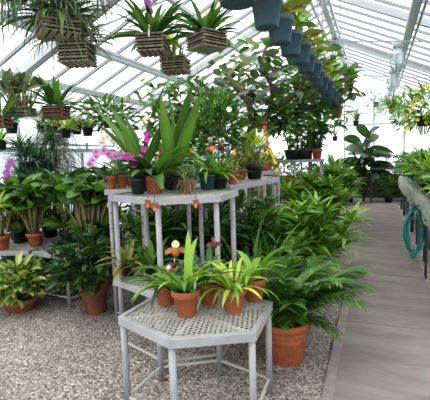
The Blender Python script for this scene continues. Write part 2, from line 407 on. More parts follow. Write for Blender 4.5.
# gable end: glazing, posts, rails
g = MB(); g.add([(LX,Y1,.02),(RXW,Y1,.02),(RXW,Y1,EZ+.03),(RX,Y1,RZ+.03),(LX,Y1,EZ+.03)], [(0,1,2,3,4)]); struct('wall_back', g, M['glass'])
g = MB(); x = LX
while x <= RXW+.01: g.box((x, Y1-.04, slope(x)/2), (.055, .06, slope(x))); x += .92
for z in (.9, 2.45): g.box(((LX+RXW)/2, Y1-.05, z), (RXW-LX, .05, .06))
for ex in (LX, RXW): g.bar((RX, Y1-.05, RZ-.05), (ex, Y1-.05, EZ-.05), .07, .14)
struct('trim_11', g, plain('pale_grey_frame', (.62,.64,.67), .5))
g = MB(); g.box(((LX+RXW)/2, Y1-.06, .4), (RXW-LX, .05, .8)); struct('baseboard_back', g, plain('dark_green_base', (.05,.065,.055), .8))
# thin horizontal wires across the far aisle
g = MB()
for z in (2.72, 2.62): g.bar((-1.6, 11.2, z), (2.6, 11.2, z), .012)
g.bar((-1.9, 9.6, 2.38), (-.1, 9.6, 2.38), .012); struct('trim_12', g, M['steel'])

# ================================================================== STAGING TABLES
def poly_table(name, pts, h, label, group, leg_inset=.03, shelf=None, mesh=True, lean=None, paint='paint', sp=.027):
    c = sum((V((p[0], p[1], 0)) for p in pts), V())/len(pts)
    t = thing(name, c, label, 'table', group); P = [V((p[0], p[1], 0))-c for p in pts]; n = len(P)
    def frame(z, hh=.05, w=.032):
        mb = MB(); vs = []; 
        for q in P:
            i = q*(1-w/q.length*1.1); vs += [(q.x, q.y, z-hh), (q.x, q.y, z-.004), (q.x*.995, q.y*.995, z), (i.x, i.y, z), (i.x, i.y, z-hh)]
        fs = []
        for k in range(n):
            a = k*5; b = ((k+1) % n)*5
            for j in range(5): fs.append((a+j, b+j, b+(j+1) % 5, a+(j+1) % 5))
        mb.add(vs, fs); return mb
    def wire(z):
        mb = MB(); ins = [q*.955 for q in P]
        for ang in (.52+.26, -.52+.26):
            d = V((math.cos(ang), math.sin(ang), 0)); nn = V((-d.y, d.x, 0)); s = -1.0
            while s < 1.0:
                hits = []
                for k in range(n):
                    a, b = ins[k], ins[(k+1) % n]; da, db = a.dot(nn)-s, b.dot(nn)-s
                    if da*db < 0: hits.append(a.lerp(b, da/(da-db)))
                if len(hits) == 2: mb.bar(hits[0]+V((0,0,z)), hits[1]+V((0,0,z)), .0055, .004)
                s += sp
        for k in range(0, n//2):
            mb.bar(ins[k]+V((0,0,z-.012)), ins[k+n//2]+V((0,0,z-.012)), .022, .02)
        return mb
    frame(h).build('top_frame', M[paint], t, False)
    wire(h-.012).build('mesh_top', M['paintw'], t, False)
    for q in P:
        mb = MB(); i = q*(1-leg_inset/q.length); mb.tube([(i.x, i.y, 0), (i.x, i.y, h-.045)], .0195, 12); mb.build('leg', M[paint], t)
    mb = MB()
    for k in range(n):
        a, b = P[k]*.93, P[(k+1) % n]*.93; mb.bar(a+V((0,0,.1)), b+V((0,0,.1)), .014)
    mb.build('stretcher', M['paintw'], t, False)
    if shelf:
        sf = frame(shelf, .045); sf.build('shelf_frame', M[paint], t, False); wire(shelf-.012).build('shelf_mesh', M['paintw'], t, False)
    return t
def hexpts(cx, cy, r=.45, off=-87): return [(cx+r*math.cos(math.radians(off+60*k)), cy+r*math.sin(math.radians(off+60*k))) for k in range(6)]
GT = 'hexagonal plant staging tables'
ft = hexpts(-.975, 2.115, .46); ft[0] = (-.955, 1.69); ft[5] = (-1.39, 1.87); ft[4] = (-1.37, 2.26); ft[3] = (-1.0, 2.49)
poly_table('staging_table', ft, .6, 'low grey hexagonal mesh-topped table standing in front on the gravel', GT)
t1 = hexpts(-1.38, 2.74); t1[5] = (-1.88, 2.50); t1[4] = (-1.86, 2.93)
poly_table('staging_table', t1, 1.25, 'tall grey hexagonal table directly behind the low mesh table', GT, .05, .59)
t2 = [(-1.92,2.99),(-1.52,3.22),(-1.54,3.68),(-1.94,3.88),(-2.40,3.6),(-2.26,2.95)]
poly_table('staging_table', t2, 1.25, 'tall grey table left behind the nearest tall table, holding pink orchids', GT, .05)
t3 = [(-1.2,3.36),(-1.05,4.6),(-1.3,5.0),(-1.8,5.0),(-2.05,4.6),(-1.5,3.72)]
poly_table('staging_table', t3, 1.25, 'tall grey table in the middle row with terracotta and dark pots', GT, .05)
t4 = hexpts(-1.68, 5.65)
poly_table('staging_table', t4, 1.3, 'farther tall grey table half hidden behind the golden plant', GT, .05)
t5 = hexpts(-1.42, 7.97, .56)
poly_table('staging_table', t5, 1.42, 'far tall pale table carrying the black plant trays', GT, .05)
l1 = [(-3.45,3.2),(-2.93,3.13),(-2.72,3.55),(-2.95,4.2),(-3.4,4.2),(-3.47,3.7)]
poly_table('staging_table', l1, .56, 'low grey table at left between the bowl plant and the large floor pot', GT)
l2 = [(-4.15,3.0),(-3.5,3.2),(-3.5,3.8),(-3.6,4.2),(-4.3,4.2),(-4.55,3.6)]; poly_table('staging_table', l2, .56, 'low grey table at far left holding the two terracotta cane pots', GT)

# ================================================================== PLANTS
FACE = V((.45, -.85, .12))
def slipper(t, x, y, z0, h, s=.08, body='brown', pouch='brown', crown='cream', lean=.15, az=0):
    pts = [V((x, y, z0)), V((x+lean*.3*math.cos(az), y+lean*.3*math.sin(az), z0+h*.5)), V((x+lean*.5*math.cos(az), y+lean*.5*math.sin(az), z0+h*.9)), V((x+lean*.5*math.cos(az)+.01, y+lean*.5*math.sin(az)-.02, z0+h))]
    mb = MB(); mb.tube(pts, .0028, 5); st = mb.build('flower_stem', M['dkstem'], t)
    p = pts[-1]; sd = FACE.cross(V((0,0,1))).normalized(); up = V((0,0,1))
    mb = MB(); leaf(mb, p, up+FACE*.05, s*.5, s*.42, -.5, 5, .3, 'oval'); mb.build('dorsal_sepal', M[crown], st)
    for k in (-1, 1):
        mb = MB(); leaf(mb, p, sd*k-up*.25+FACE*.15, s*.66, s*.3, 1.2, 5, .2, 'oval', roll=-1.0*k); mb.build('petal', M[body], st)
    mb = MB(); prof = [(.004, -.42), (.13, -.38), (.21, -.25), (.22, -.1), (.16, 0), (.17, .04)]
    mb.lathe([(r*s, z*s) for r, z in prof], 10, p+FACE*s*.14); mb.build('pouch', M[pouch], st)
def spray(t, x, y, z0, pts, col, n, size, stemm='stem', lip=None):
    P = [V((x, y, z0))]+[V(q)+V((x, y, z0)) for q in pts]; mb = MB(); mb.tube(P, .003, 5); st = mb.build('flower_stem', M[stemm], t)
    L = len(P)-1
    for i in range(n):
        q = .35+.65*i/max(1, n-1); u = q*L; j = min(int(u), L-1); c = P[j].lerp(P[j+1], u-j)+V((U(-.012,.012), U(-.03,0), U(-.03,.015)))
        mb = MB(); flower(mb, c, FACE+V((U(-.4,.4), U(-.3,.3), U(-.3,.2))), size*U(.85,1.1), 5, .75); f = mb.build('flower', M[col], st)
        if lip: mb = MB(); flower(mb, c+FACE*.006, FACE, size*.38, 3, .6, .5); mb.build('lip', M[lip], f)
def plate_tag(t, x, y, z, h=.09):
    mb = MB(); mb.bar((x, y, z), (x+.012, y-.02, z+h), .014, .002, V((.4,-.9,0))); mb.build('plant_tag', M['tag'], t, False)

# ---- front low table
def fpot(px, py, z, w, h, name, label, cat='potted plant', m='terra', group=None, style='terra', D=None):
    p = atz(px, py, z) if D is None else atd(px, py, D); p.z = max(p.z, z+.001)
    t = thing(name, p, label, cat, group, U(0, .5)*0); hh = pot(t, w, h, M[m], style); return t, hh
t, h = fpot(186.5, 314, .6, .168, .15, 'slipper_orchid', 'front slipper orchid with strap leaves and tall amber bloom in terracotta pot')
ml = MB(); strap(ml, 21, .36, .05, .15, 1.2, 1.5, z0=h, r0=.02)
leaf(ml, (.01,.02,h), (.02,.02,1), .36, .05, .15, 6, .35, 'strap'); foliage(t, ml, 'bright')
slipper(t, -.02, .02, h, .24, .115, az=2.6)
slipper(t, -.05, -.02, h, .13, .07, 'maroon', 'brown', 'white', .1, 3.0); plate_tag(t, .05, .02, h)
t, h = fpot(166, 304, .6, .15, .135, 'slipper_orchid', 'slipper orchid with low maroon and white bloom at left rear of front table')
ml = MB(); strap(ml, 13, .26, .042, .15, .9, 1.4, z0=h); foliage(t, ml, 'mid'); slipper(t, .03, 0, h, .15, .075, 'maroon', 'maroon', 'white', .08, 0)
t, h = fpot(209, 303, .6, .16, .14, 'slipper_orchid', 'slipper orchid with dark maroon bloom behind the amber one on front table')
ml = MB(); strap(ml, 13, .3, .045, .3, 1.3, 1.2, z0=h); foliage(t, ml, 'mid'); slipper(t, .0, 0, h, .25, .09, 'maroon', 'maroon', 'brown', .12, 1.2); plate_tag(t, .03, -.03, h)
t, h = fpot(233.5, 311, .6, .16, .145, 'potted_orchid', 'lime green strappy orchid in terracotta pot at front right of low table')
ml = MB(); strap(ml, 30, .29, .028, .3, 1.3, 2.1, z0=h, r0=.03); foliage(t, ml, 'lime')
t, h = fpot(254, 299, .6, .165, .14, 'potted_orchid', 'broad-leaved green orchid in terracotta pot at rear right of low table')
ml = MB(); strap(ml, 14, .38, .06, .4, 1.25, 1.6, 'lance', z0=h, r0=.02); foliage(t, ml, 'bright')

def trail(t, spots):
    # flower stalks that arch over the table edge and hang down in front of it
    for k, (px, py) in enumerate(spots):
        e = atd(px, py, 2.56) - t.location; mb = MB(); d = V((e.x, e.y, 0)).normalized()
        mb.tube([(0,0,.11), d*.06+V((0,0,.15)), V((e.x, e.y, 0))*.85+V((0,0,.10)), V((e.x, e.y, e.z+.06)), e], .0022, 5); st = mb.build('flower_stem', M['dkstem'], t)
        mb = MB(); flower(mb, e, FACE+V((0,0,-.3)), .06, 5, .34); f = mb.build('flower', M['brown'], st)
        mb = MB(); leaf(mb, e+FACE*.01, (0,-.2,-1), .035, .02, 0, 4, .4, 'oval'); mb.build('lip', M['redpink'], f)
# ---- tall nearest table top (z = 1.25)
Z = 1.25
t, h = fpot(155, 193, Z, .17, .13, 'potted_orchid', 'terracotta pot of broad arching blue-green leaves at front of tall table')
ml = MB(); strap(ml, 24, .42, .08, .15, 1.15, 1.5, z0=h, r0=.03); foliage(t, ml, 'mid'); plate_tag(t, .04, -.03, h); trail(t, ((148, 203), (155, 206)))
t, h = fpot(187, 192.5, Z, .13, .10, 'potted_grass', 'terracotta pot overflowing with fine pale grassy leaves on tall table')
ml = MB(); strands(ml, 130, .16, .04, h, .005, 1.4); strap(ml, 26, .2, .012, .3, 1.4, 1.6, z0=h); foliage(t, ml, 'grey'); trail(t, ((196, 203),))
t, h = fpot(207.5, 189.5, Z, .145, .13, 'potted_orchid', 'grey plastic pot of arching pale leaves behind the grassy terracotta pot', m='bluepot', style='plastic')
ml = MB(); strap(ml, 24, .34, .042, .2, 1.2, 1.5, z0=h); foliage(t, ml, 'bright'); slipper(t, 0, 0, h, .22, .09, 'brown', 'orange', 'brown', .1, 1)
t, h = fpot(220, 188.5, Z, .135, .10, 'potted_orchid', 'black pot with short pale green leaves at right corner of tall table', m='black', style='plastic')
ml = MB(); strap(ml, 24, .28, .042, .2, 1.2, 1.1, z0=h); foliage(t, ml, 'bright'); slipper(t, .02, .0, h, .26, .08, 'maroon', 'maroon', 'brown', .1, 2)
t, h = fpot(233, 184.5, Z, .12, .10, 'potted_orchid', 'terracotta pot with upright narrow leaves and amber flower at tall table rear edge')
ml = MB(); strap(ml, 12, .3, .022, .8, 1.4, .6, z0=h); foliage(t, ml, 'olive'); slipper(t, .02, 0, h, .2, .07, 'orange', 'yellow', 'yellow', .1, 2)
t, h = fpot(138, 188.5, Z, .12, .12, 'potted_orchid', 'plant with magenta flower clusters on thin stems at left rear of tall table', m='black', style='plastic', D=2.98); t.location.z = Z+.001
ml = MB(); strap(ml, 14, .24, .035, .3, 1.2, 1.3, z0=h); foliage(t, ml, 'dark')
spray(t, 0, 0, h, [(-.01,0,.1), (-.03,-.01,.17), (-.05,-.02,.2)], 'magenta', 5, .062); spray(t, .03, 0, h, [(.03,0,.16), (.07,0,.28), (.09,-.02,.34)], 'magenta', 4, .045)
spray(t, 0, .03, h, [(0,.02,.22), (.05,0,.4), (.1,-.02,.46), (.16,-.02,.44)], 'cream', 9, .03)
t, h = fpot(170, 188, Z, .14, .13, 'potted_orchid', 'black pot with amber and maroon slipper blooms in middle of tall table', m='black', style='plastic')
ml = MB(); strap(ml, 22, .36, .045, .2, 1.2, 1.4, z0=h); foliage(t, ml, 'bright')
slipper(t, .0, 0, h, .22, .09, 'brown', 'maroon', 'redpink', .2, .2); slipper(t, -.03, 0, h, .17, .08, 'brown', 'brown', 'redpink', .2, 2.6); slipper(t, .1, 0, h, .2, .09, 'brown', 'orange', 'maroon', .2, .4)
# big pleated fan plants
for px, lab, L3 in ((143, 'upright plant with broad pleated green blades leaning left at back of tall table', ((2.95,.85,.72,.14),(3.1,1.03,.76,.16),(2.6,1.2,.74,.15),(3.3,1.25,.66,.15),(2.9,.95,.6,.14),(1.0,1.36,.86,.12),(.3,1.15,.66,.1),(4.2,1.2,.5,.1),(2.2,1.0,.6,.1))),
                    (174, 'tallest upright plant with broad pleated green blades behind the slipper orchids', ((2.9,1.36,.86,.13),(1.5,1.46,.84,.12),(.1,1.36,.82,.13),(.05,1.18,.76,.13),(-.3,1.08,.62,.12),(4.6,1.36,.7,.13),(3.3,1.15,.6,.11),(.4,1.3,.7,.1),(2.0,1.1,.6,.1)))):
    t, h = fpot(px, 187, Z, .17, .14, 'palm_grass', lab, m='black', style='plastic', D=3.3); t.location.z = Z+.001; ml = MB()
    for az, el, L, W in L3: leaf(ml, (0,0,h), sph(az, el), L*.93, W*.78, .35, 10, .3, 'lance', U(.25,.85), U(-.2,.2), 0, 0, U(.5,1.1)*(1 if math.cos(az) < 0 else -1))
    foliage(t, ml, 'fan')
# lower shelf
for px, py, lab, gg in ((124, 277, 'spiky bromeliad rosette with reddish tips on the lower shelf', 'olive'), (148, 279, 'dark leafy rosette beside the bromeliad on the lower shelf', 'mid')):
    p = atz(px, py, .59); t = thing('bromeliad', p+V((0, .06, .001)), lab, 'potted plant'); h = pot(t, .12, .09, M['black'], 'plastic')
    ml = MB(); strap(ml, 34, .3, .045, .05, 1.2, 1.1, 'lance', z0=h, r0=.02); foliage(t, ml, gg)
# ---- table behind left: phalaenopsis
t, h = fpot(112, 184, Z, .11, .12, 'moth_orchid', 'pink and magenta moth orchid in terracotta pot at left end of tables', D=3.72)
t.location.z = Z+.001; ml = MB(); strap(ml, 7, .2, .07, .1, .7, .9, 'oval', z0=h); foliage(t, ml, 'mid')
spray(t, 0, 0, h, [(.02,0,.14), (.0,0,.22), (-.06,-.02,.25), (-.13,-.04,.2), (-.17,-.05,.13)], 'pink', 8, .075, lip='magenta')
spray(t, .02, 0, h, [(.03,0,.12), (.05,0,.2), (.1,0,.22), (.16,-.02,.15)], 'pink', 7, .07, lip='magenta')
t, h = fpot(122, 184, Z, .12, .13, 'moth_orchid', 'white flowered orchid in terracotta pot beside the pink moth orchid', D=3.78)
t.location.z = Z+.001; ml = MB(); strap(ml, 8, .22, .05, .1, 1.1, 1, z0=h); foliage(t, ml, 'mid')
spray(t, 0, 0, h, [(.03,0,.15), (0,0,.3), (-.08,-.02,.36), (-.16,-.04,.33)], 'white', 8, .07, lip='yellow')
t, h = fpot(132, 183, Z, .13, .12, 'potted_orchid', 'plain green orchid in terracotta pot right of the white orchid', D=3.82)
t.location.z = Z+.001; ml = MB(); strap(ml, 14, .28, .035, .3, 1.2, 1.2, z0=h); foliage(t, ml, 'mid')
# ---- third table with fine leaved shrub, pots, golden plant
t, h = fpot(222, 181, Z, .2, .15, 'leafy_shrub', 'fine-leaved bright green shrub with white blossoms behind the tall table', m='black', style='plastic', D=4.15)
t.location.z = Z+.001; ms, ml = MB(), MB(); bush(ms, ml, .27, .85, 1300, .08, .03, 'lance', h-.05, .6, 10, .2, (-.2, .8)); foliage(t, ml, 'mid', ms)
for k in range(5):
    mb = MB(); flower(mb, (U(-.2,.22), -.24+U(-.03,.03), h+.1+U(0,.5)), FACE, .055, 5, .7); mb.build('flower', M['white'], t)
t, h = fpot(241, 179.5, Z, .15, .12, 'potted_orchid', 'terracotta pot with white flower spray on the middle tall table')
ml = MB(); strap(ml, 14, .3, .03, .5, 1.4, .8, z0=h); foliage(t, ml, 'dark'); spray(t, 0, 0, h, [(0,0,.2), (-.03,0,.36), (-.1,-.02,.46)], 'white', 9, .075)
t, h = fpot(254.5, 179, Z, .2, .16, 'cane_orchid', 'golden yellow-green cane orchid in black pot on the middle tall table', m='black', style='plastic')
ms, ml = MB(), MB(); canes(ms, ml, 16, .34, .2, .035, 3, .05, .5, h-.03, .008, 'lance', (.2, 1.2), .9, 2); foliage(t, ml, 'lime', ms, 'cane')
t, h = fpot(264, 174.5, Z, .13, .12, 'potted_orchid', 'small terracotta pot of trailing golden flowers at the far right table corner')
ml = MB(); strap(ml, 12, .25, .025, .4, 1.3, 1.2, z0=h); foliage(t, ml, 'olive'); spray(t, 0, 0, h, [(.03,0,.2), (.1,-.03,.25), (.17,-.05,.12), (.2,-.06,-.05)], 'yellow', 11, .05)
t, h = fpot(250, 170, 1.3, .16, .12, 'potted_orchid', 'terracotta pot with lush strap leaves on the farther table', D=6.0)
t.location.z = 1.301; ml = MB(); strap(ml, 26, .4, .035, .4, 1.4, 1.1, z0=h); foliage(t, ml, 'mid')
t, h = fpot(268, 168, 1.3, .15, .12, 'potted_orchid', 'terracotta pot with tan bracts on a leafy stalk on the farther table', D=5.9)
t.location.z = 1.301; ml = MB(); strap(ml, 16, .3, .04, .3, 1.3, 1.1, z0=h); foliage(t, ml, 'olive'); spray(t, 0, 0, h, [(0,0,.3), (-.03,0,.5)], 'redpink', 6, .07)
for i, (px, lab) in enumerate(((293, 'left black tray of dark orchids on the far pale table'), (304, 'right black tray of dark orchids on the far pale table'))):
    p = atd(px, 160, 8.0); p.z = 1.421; t = thing('plant_tray', p, lab, 'plant tray'); mb = MB(); mb.lathe([(.13,0),(.17,.16),(.18,.2),(.16,.2),(.14,.13)], 20); mb.build('tray', M['tray'], t)
    ms, ml = MB(), MB(); canes(ms, ml, 12, .5, .22, .06, 3, .1, .3, .12, .008, 'oval', (.1, 1), .8, 2); foliage(t, ml, 'mid' if i else 'bright', ms)
t, h = fpot(317, 160, 1.42, .22, .2, 'potted_orchid', 'dark leaved orchid in terracotta pot at right end of far pale table', D=7.9)
t.location.z = 1.421; ms, ml = MB(), MB(); canes(ms, ml, 12, .5, .22, .07, 3, .08, .3, .12, .01, 'oval', (.1, 1), .8, 2); foliage(t, ml, 'dark', ms)

# ---- floor plants: right of the tables along the gravel strip
t, h = fpot(285, 358, 0, .39, .31, 'potted_palm', 'large bushy palm in ribbed terracotta pot beside the low table', 'potted palm', 'terra', None, 'ribbed')
ms, ml = MB(), MB(); palm(ms, ml, 30, .63, .16, .027, 18, h, (.95, 1.5), 1.2, r0=.09); palm(ms, ml, 24, .46, .15, .024, 14, h, (.6, 1.3), 1.1, r0=.09); foliage(t, ml, 'mid', ms)
def floorp(px, py, name, label, cat, builder, g, sm='stem', w=.26, hh=.2, m='black', style='plastic', pos=None):
    p = pos if pos is not None else atz(px, py, 0); p = V((p[0], p[1], .001)); t = thing(name, p, label, cat); h = pot(t, w, hh, M[m], style)
    ms, ml = MB(), MB(); builder(ms, ml, h); foliage(t, ml, g, ms, sm); return t
floorp(0, 0, 'potted_palm', 'feathery palm behind the ribbed pot palm, arching over the gravel strip', 'potted palm',
    lambda a, b, h: palm(a, b, 30, .7, .17, .024, 17, h, (.7, 1.45), 1.3), 'bright', pos=(-.93, 3.95))
floorp(0, 0, 'strap_leaf_plant', 'tall plant with broad upright yellow-green leaves below the middle tables', 'potted plant',
    lambda a, b, h: strap(b, 34, .85, .085, .6, 1.45, 1.0, 'lance', .06, h, .25), 'bright', pos=(-.88, 4.75))
floorp(0, 0, 'strap_leaf_plant', 'arching green strap-leaf plant right behind the feathery palm', 'potted plant',
    lambda a, b, h: strap(b, 56, .8, .07, .4, 1.45, 1.3, 'lance', .06, h, .25), 'mid', pos=(-.80, 5.5))
floorp(0, 0, 'leafy_shrub', 'dense mid green shrub with long leaves beside the short pale post', 'shrub',
    lambda a, b, h: whorls(a, b, 20, .88, .36, .07, 15, .3, h, 'lance', .9, levels=3), 'bright', pos=(-.88, 6.6))
floorp(0, 0, 'croton', 'croton bush with red and yellow mottled leaves below the far trays', 'shrub',
    lambda a, b, h: whorls(a, b, 11, .95, .26, .075, 12, .3, h, 'lance', .8, levels=2), 'croton', 'dkstem', pos=(-1.4, 7.1))
t = floorp(0, 0, 'leafy_shrub', 'big glossy shrub with a coral bract under the far pale table', 'shrub',
    lambda a, b, h: whorls(a, b, 18, 1.02, .38, .08, 14, .3, h, 'lance', .8, levels=2), 'bright', pos=(-.98, 8.9))
mb = MB(); flower(mb, (-.3, -.35, .95), FACE, .26, 7, .4); mb.build('flower', M['redpink'], t)
floorp(0, 0, 'leafy_shrub', 'rounded shrub of bright rosettes at the path end of the tables', 'shrub',
    lambda a, b, h: whorls(a, b, 16, .8, .42, .085, 14, .3, h, 'lance', .8, levels=2), 'mid', pos=(-.9, 9.7))
floorp(0, 0, 'leafy_shrub', 'yellow-green variegated shrub low beside the far gravel strip', 'shrub',
    lambda a, b, h: whorls(a, b, 14, .85, .34, .08, 13, .3, h, 'lance', .8, levels=2), 'varieg', pos=(-.95, 7.65))
floorp(0, 0, 'leafy_shrub', 'dark shrub filling the shade under the middle tall tables', 'shrub',
    lambda a, b, h: bush(a, b, .5, .95, 480, .2, .06, 'lance', h-.15), 'mid', pos=(-1.6, 5.15))
floorp(0, 0, 'leafy_shrub', 'bright leafy shrub between the nearest tall table and the feathery palm', 'shrub',
    lambda a, b, h: whorls(a, b, 16, .72, .32, .06, 14, .3, h, 'lance', .9, levels=3), 'bright', pos=(-.72, 4.3))
# small pale stand post near the far shrubs
mb = MB(); p = atz(329, 228, 0); t = thing('stand', (p.x, p.y, 0), 'short pale plant stand almost buried in the shrubs by the path', 'stand')
mb.tube([(0,0,0), (0,0,.62)], .03, 10); mb.build('leg', M['paintw'], t); mb = MB(); mb.box((-.25, .0, .64), (.6, .35, .05)); mb.build('top', M['paintw'], t); mb = MB(); mb.tube([(-.5,0,0), (-.5,0,.62)], .03, 10); mb.build('leg', M['paintw'], t)
# ---- under and behind the nearest tables
floorp(0, 0, 'strap_leaf_plant', 'strap-leaf plant in the shade just behind the nearest tall table', 'potted plant', lambda a, b, h: strap(b, 70, .6, .055, .3, 1.45, 1.3, 'lance', .1, h), 'mid', pos=(-1.70, 3.24))
floorp(0, 0, 'leafy_shrub', 'dark leafy bush behind the two front legs of the tall table', 'shrub', lambda a, b, h: whorls(a, b, 16, .92, .32, .055, 15, .3, h, 'lance', 1.0, levels=3), 'mid', pos=(-1.92, 3.5))
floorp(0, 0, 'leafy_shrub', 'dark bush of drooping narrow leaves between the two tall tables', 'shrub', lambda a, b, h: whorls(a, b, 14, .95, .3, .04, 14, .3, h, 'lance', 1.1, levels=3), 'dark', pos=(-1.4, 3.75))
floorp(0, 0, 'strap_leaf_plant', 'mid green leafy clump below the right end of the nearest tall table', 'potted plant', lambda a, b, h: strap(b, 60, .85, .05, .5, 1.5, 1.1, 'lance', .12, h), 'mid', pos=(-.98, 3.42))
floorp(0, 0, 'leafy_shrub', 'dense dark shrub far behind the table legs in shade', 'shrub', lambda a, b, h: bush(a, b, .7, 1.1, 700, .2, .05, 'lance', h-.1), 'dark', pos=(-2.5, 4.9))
# ---- left floor
t, h = fpot(96, 312, 0, .30, .31, 'potted_shrub', 'bushy dark-leaved shrub in big terracotta pot on the gravel', 'potted plant', 'terra_old')
ms, ml = MB(), MB(); bush(ms, ml, .40, .62, 640, .14, .05, 'lance', h-.08, .8, 10, .2, (-.3, .6)); foliage(t, ml, 'dark', ms)
t, h = fpot(21, 309, 0, .37, .13, 'variegated_plant', 'low round plant with cream-splashed leaves in shallow terracotta bowl', 'potted plant', 'terra_old', None, 'bowl')
ms, ml = MB(), MB(); bush(ms, ml, .30, .37, 330, .16, .085, 'ovate', h-.02, .9, 10, .35, (-.2, .8), 6, .28, .04); foliage(t, ml, 'varieg', ms)
# cane plants on low tables
t, h = fpot(36, 245.5, .56, .205, .15, 'cane_orchid', 'tall pale-caned orchid with broad oval leaves in terracotta pot at left')
ms, ml = MB(), MB(); canes(ms, ml, 26, .52, .26, .09, 4, .07, .5, h-.02, .009, 'oval', (0, .7), .7, 0); foliage(t, ml, 'mid', ms, 'cane')
t, h = fpot(2, 249, .56, .21, .16, 'cane_orchid', 'yellowing cane orchid in terracotta pot cut off by left photo edge')
ms, ml = MB(), MB(); canes(ms, ml, 20, .4, .25, .07, 3, .07, .5, h-.02, .009, 'lance', (.2, 1.1), .9, 0); foliage(t, ml, 'lime', ms, 'cane')
def lowp(px, D, label, H, LL, LW, g, n=22, w=.22, hh=.16, z=.56, name='cane_orchid', m='black', shape='oval', lean=.4):
    p = atd(px, 200, D); p.z = z+.001; t = thing(name, p, label, 'potted plant'); h = pot(t, w, hh, M[m], 'plastic')
    ms, ml = MB(), MB(); canes(ms, ml, n, H, LL, LW, 3, .1, lean, h-.03, .01, shape, (-.1, .8), .8, 1); foliage(t, ml, g, ms, 'cane'); return t
lowp(66, 4.6, 'cane orchid with big bright oval leaves in middle of left thicket', .6, .3, .11, 'mid', 24)
lowp(88, 4.3, 'dense cane orchid with tan stems in black pot behind left floor pot', .58, .27, .10, 'mid', 34)
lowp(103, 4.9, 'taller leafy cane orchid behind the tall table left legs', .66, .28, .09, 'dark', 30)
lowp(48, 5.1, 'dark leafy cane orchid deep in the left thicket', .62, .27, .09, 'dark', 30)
lowp(18, 4.8, 'green cane orchid behind the left terracotta pots', .55, .26, .09, 'mid', 30)
t = lowp(15, 5.0, 'mauve flowered orchid among the leaves at far left', .5, .24, .07, 'mid', 16)
spray(t, 0, 0, .12, [(.02,-.05,.4), (.03,-.1,.66), (.12,-.15,.78), (.22,-.2,.84)], 'purple', 8, .07, lip='magenta'); spray(t, 0, 0, .12, [(-.02,-.05,.4), (.02,-.1,.6), (.1,-.15,.72)], 'purple', 6, .075)
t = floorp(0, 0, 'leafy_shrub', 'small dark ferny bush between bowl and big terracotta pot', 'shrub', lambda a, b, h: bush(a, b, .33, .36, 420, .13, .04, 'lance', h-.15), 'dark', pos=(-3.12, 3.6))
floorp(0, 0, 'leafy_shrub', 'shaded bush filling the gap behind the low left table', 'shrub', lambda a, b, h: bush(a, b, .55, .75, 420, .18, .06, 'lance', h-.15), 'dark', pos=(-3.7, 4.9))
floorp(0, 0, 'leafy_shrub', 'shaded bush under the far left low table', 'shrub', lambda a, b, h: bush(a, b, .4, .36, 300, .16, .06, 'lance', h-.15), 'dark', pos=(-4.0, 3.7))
# tall grassy plant by the left wall
t = floorp(0, 0, 'grassy_plant', 'tall blue-green grassy plant against the white left wall', 'potted plant', lambda a, b, h: (whorls(a, b, 9, 1.75, .42, .03, 44, .2, h, 'blade', 1.5, (.0, 1.3), 0, .3, levels=3)), 'teal', pos=(-4.70, 4.50))
floorp(0, 0, 'grassy_plant', 'pale hanging moss column beside the tall grassy plant', 'potted plant', lambda a, b, h: (a.tube([(0,0,h), (0,0,2.05)], .02, 6), strands(b, 520, .55, .13, 1.2, .013, .1, .85)), 'grey', pos=(-4.62, 4.86))
for i, (x, y, gq, HH) in enumerate(((-4.5, 7.4, 'dark', 1.5), (-3.9, 8.6, 'mid', 1.7), (-4.4, 9.6, 'mid', 1.9), (-3.2, 7.2, 'dark', 1.35), (-2.7, 8.8, 'mid', 1.8))):
    floorp(0, 0, 'leafy_shrub', ('dark shrub in front of the white wall behind pink orchid', 'mid green shrub behind the pleated fan plant', 'far shrub against the left wall near the gable', 'low dark shrub behind the moth orchids', 'far leafy shrub behind the fine-leaved shrub')[i], 'shrub',
        lambda a, b, h: bush(a, b, .65, HH, 620, .2, .07, 'lance', h-.1), gq, 'dkstem', pos=(x, y))

# ---- background tree with heavy branches
t = thing('frangipani_tree', (-2.1, 6.7, 0), 'spreading grey-barked tree with large oval leaves behind the tables', 'tree')
tb, tl, dl = MB(), MB(), MB()
tb.tube([(0,0,0), (.05,0,.9), (-.02,.05,1.6), (.1,0,2.0)], [.085, .075, .065, .06], 9)
ends = []
def br(a, pts, r): P = [V(a)]+[V(q) for q in pts]; tb.tube(P, [r*(1-.5*k/len(P)) for k in range(len(P))], 7); ends.append(P)
br((.1,0,1.95), [(.5,-.1,2.25), (.95,-.2,2.5), (1.25,-.3,2.95)], .055); br((-.02,.05,1.55), [(-.4,0,1.9), (-.9,-.1,2.05), (-1.3,0,2.5)], .05)
br((.1,0,2.0), [(.05,.1,2.4), (-.25,.2,2.75), (-.4,.1,3.15)], .05); br((.5,-.1,2.25), [(.55,-.3,2.6), (.4,-.4,2.95), (.5,-.4,3.2)], .035)
br((.5,-.1,2.25), [(.9,.1,2.2), (1.3,.1,2.35), (1.6,0,2.5)], .04); br((-.4,0,1.9), [(-.5,-.3,2.3), (-.75,-.4,2.7)], .035); br((.1,0,2.0), [(.3,-.3,2.15), (.2,-.6,2.4), (0,-.8,2.75)], .04)
br((-.9,-.1,2.05), [(-1.4,-.1,2.1), (-1.8,0,2.35)], .03); br((.95,-.2,2.5), [(1.3,-.1,2.6), (1.5,-.2,2.9)], .03)
tb.build('trunk', M['bark'], t)
for P in ends:
    for k in range(70):
        u = U(.25, 1)*(len(P)-1); j = min(int(u), len(P)-2); q = P[j].lerp(P[j+1], u-j)+V((U(-.28,.28), U(-.28,.28), U(-.22,.26)))
        leaf(tl if R() < .6 else dl, q, sph(U(0,6.28), U(-.5,.9)), U(.17,.3), U(.08,.125), .7, 5, .2, 'oval', roll=U(-1,1))
tl.build('foliage', G['grey'], t); dl.build('foliage', G['mid'], t)
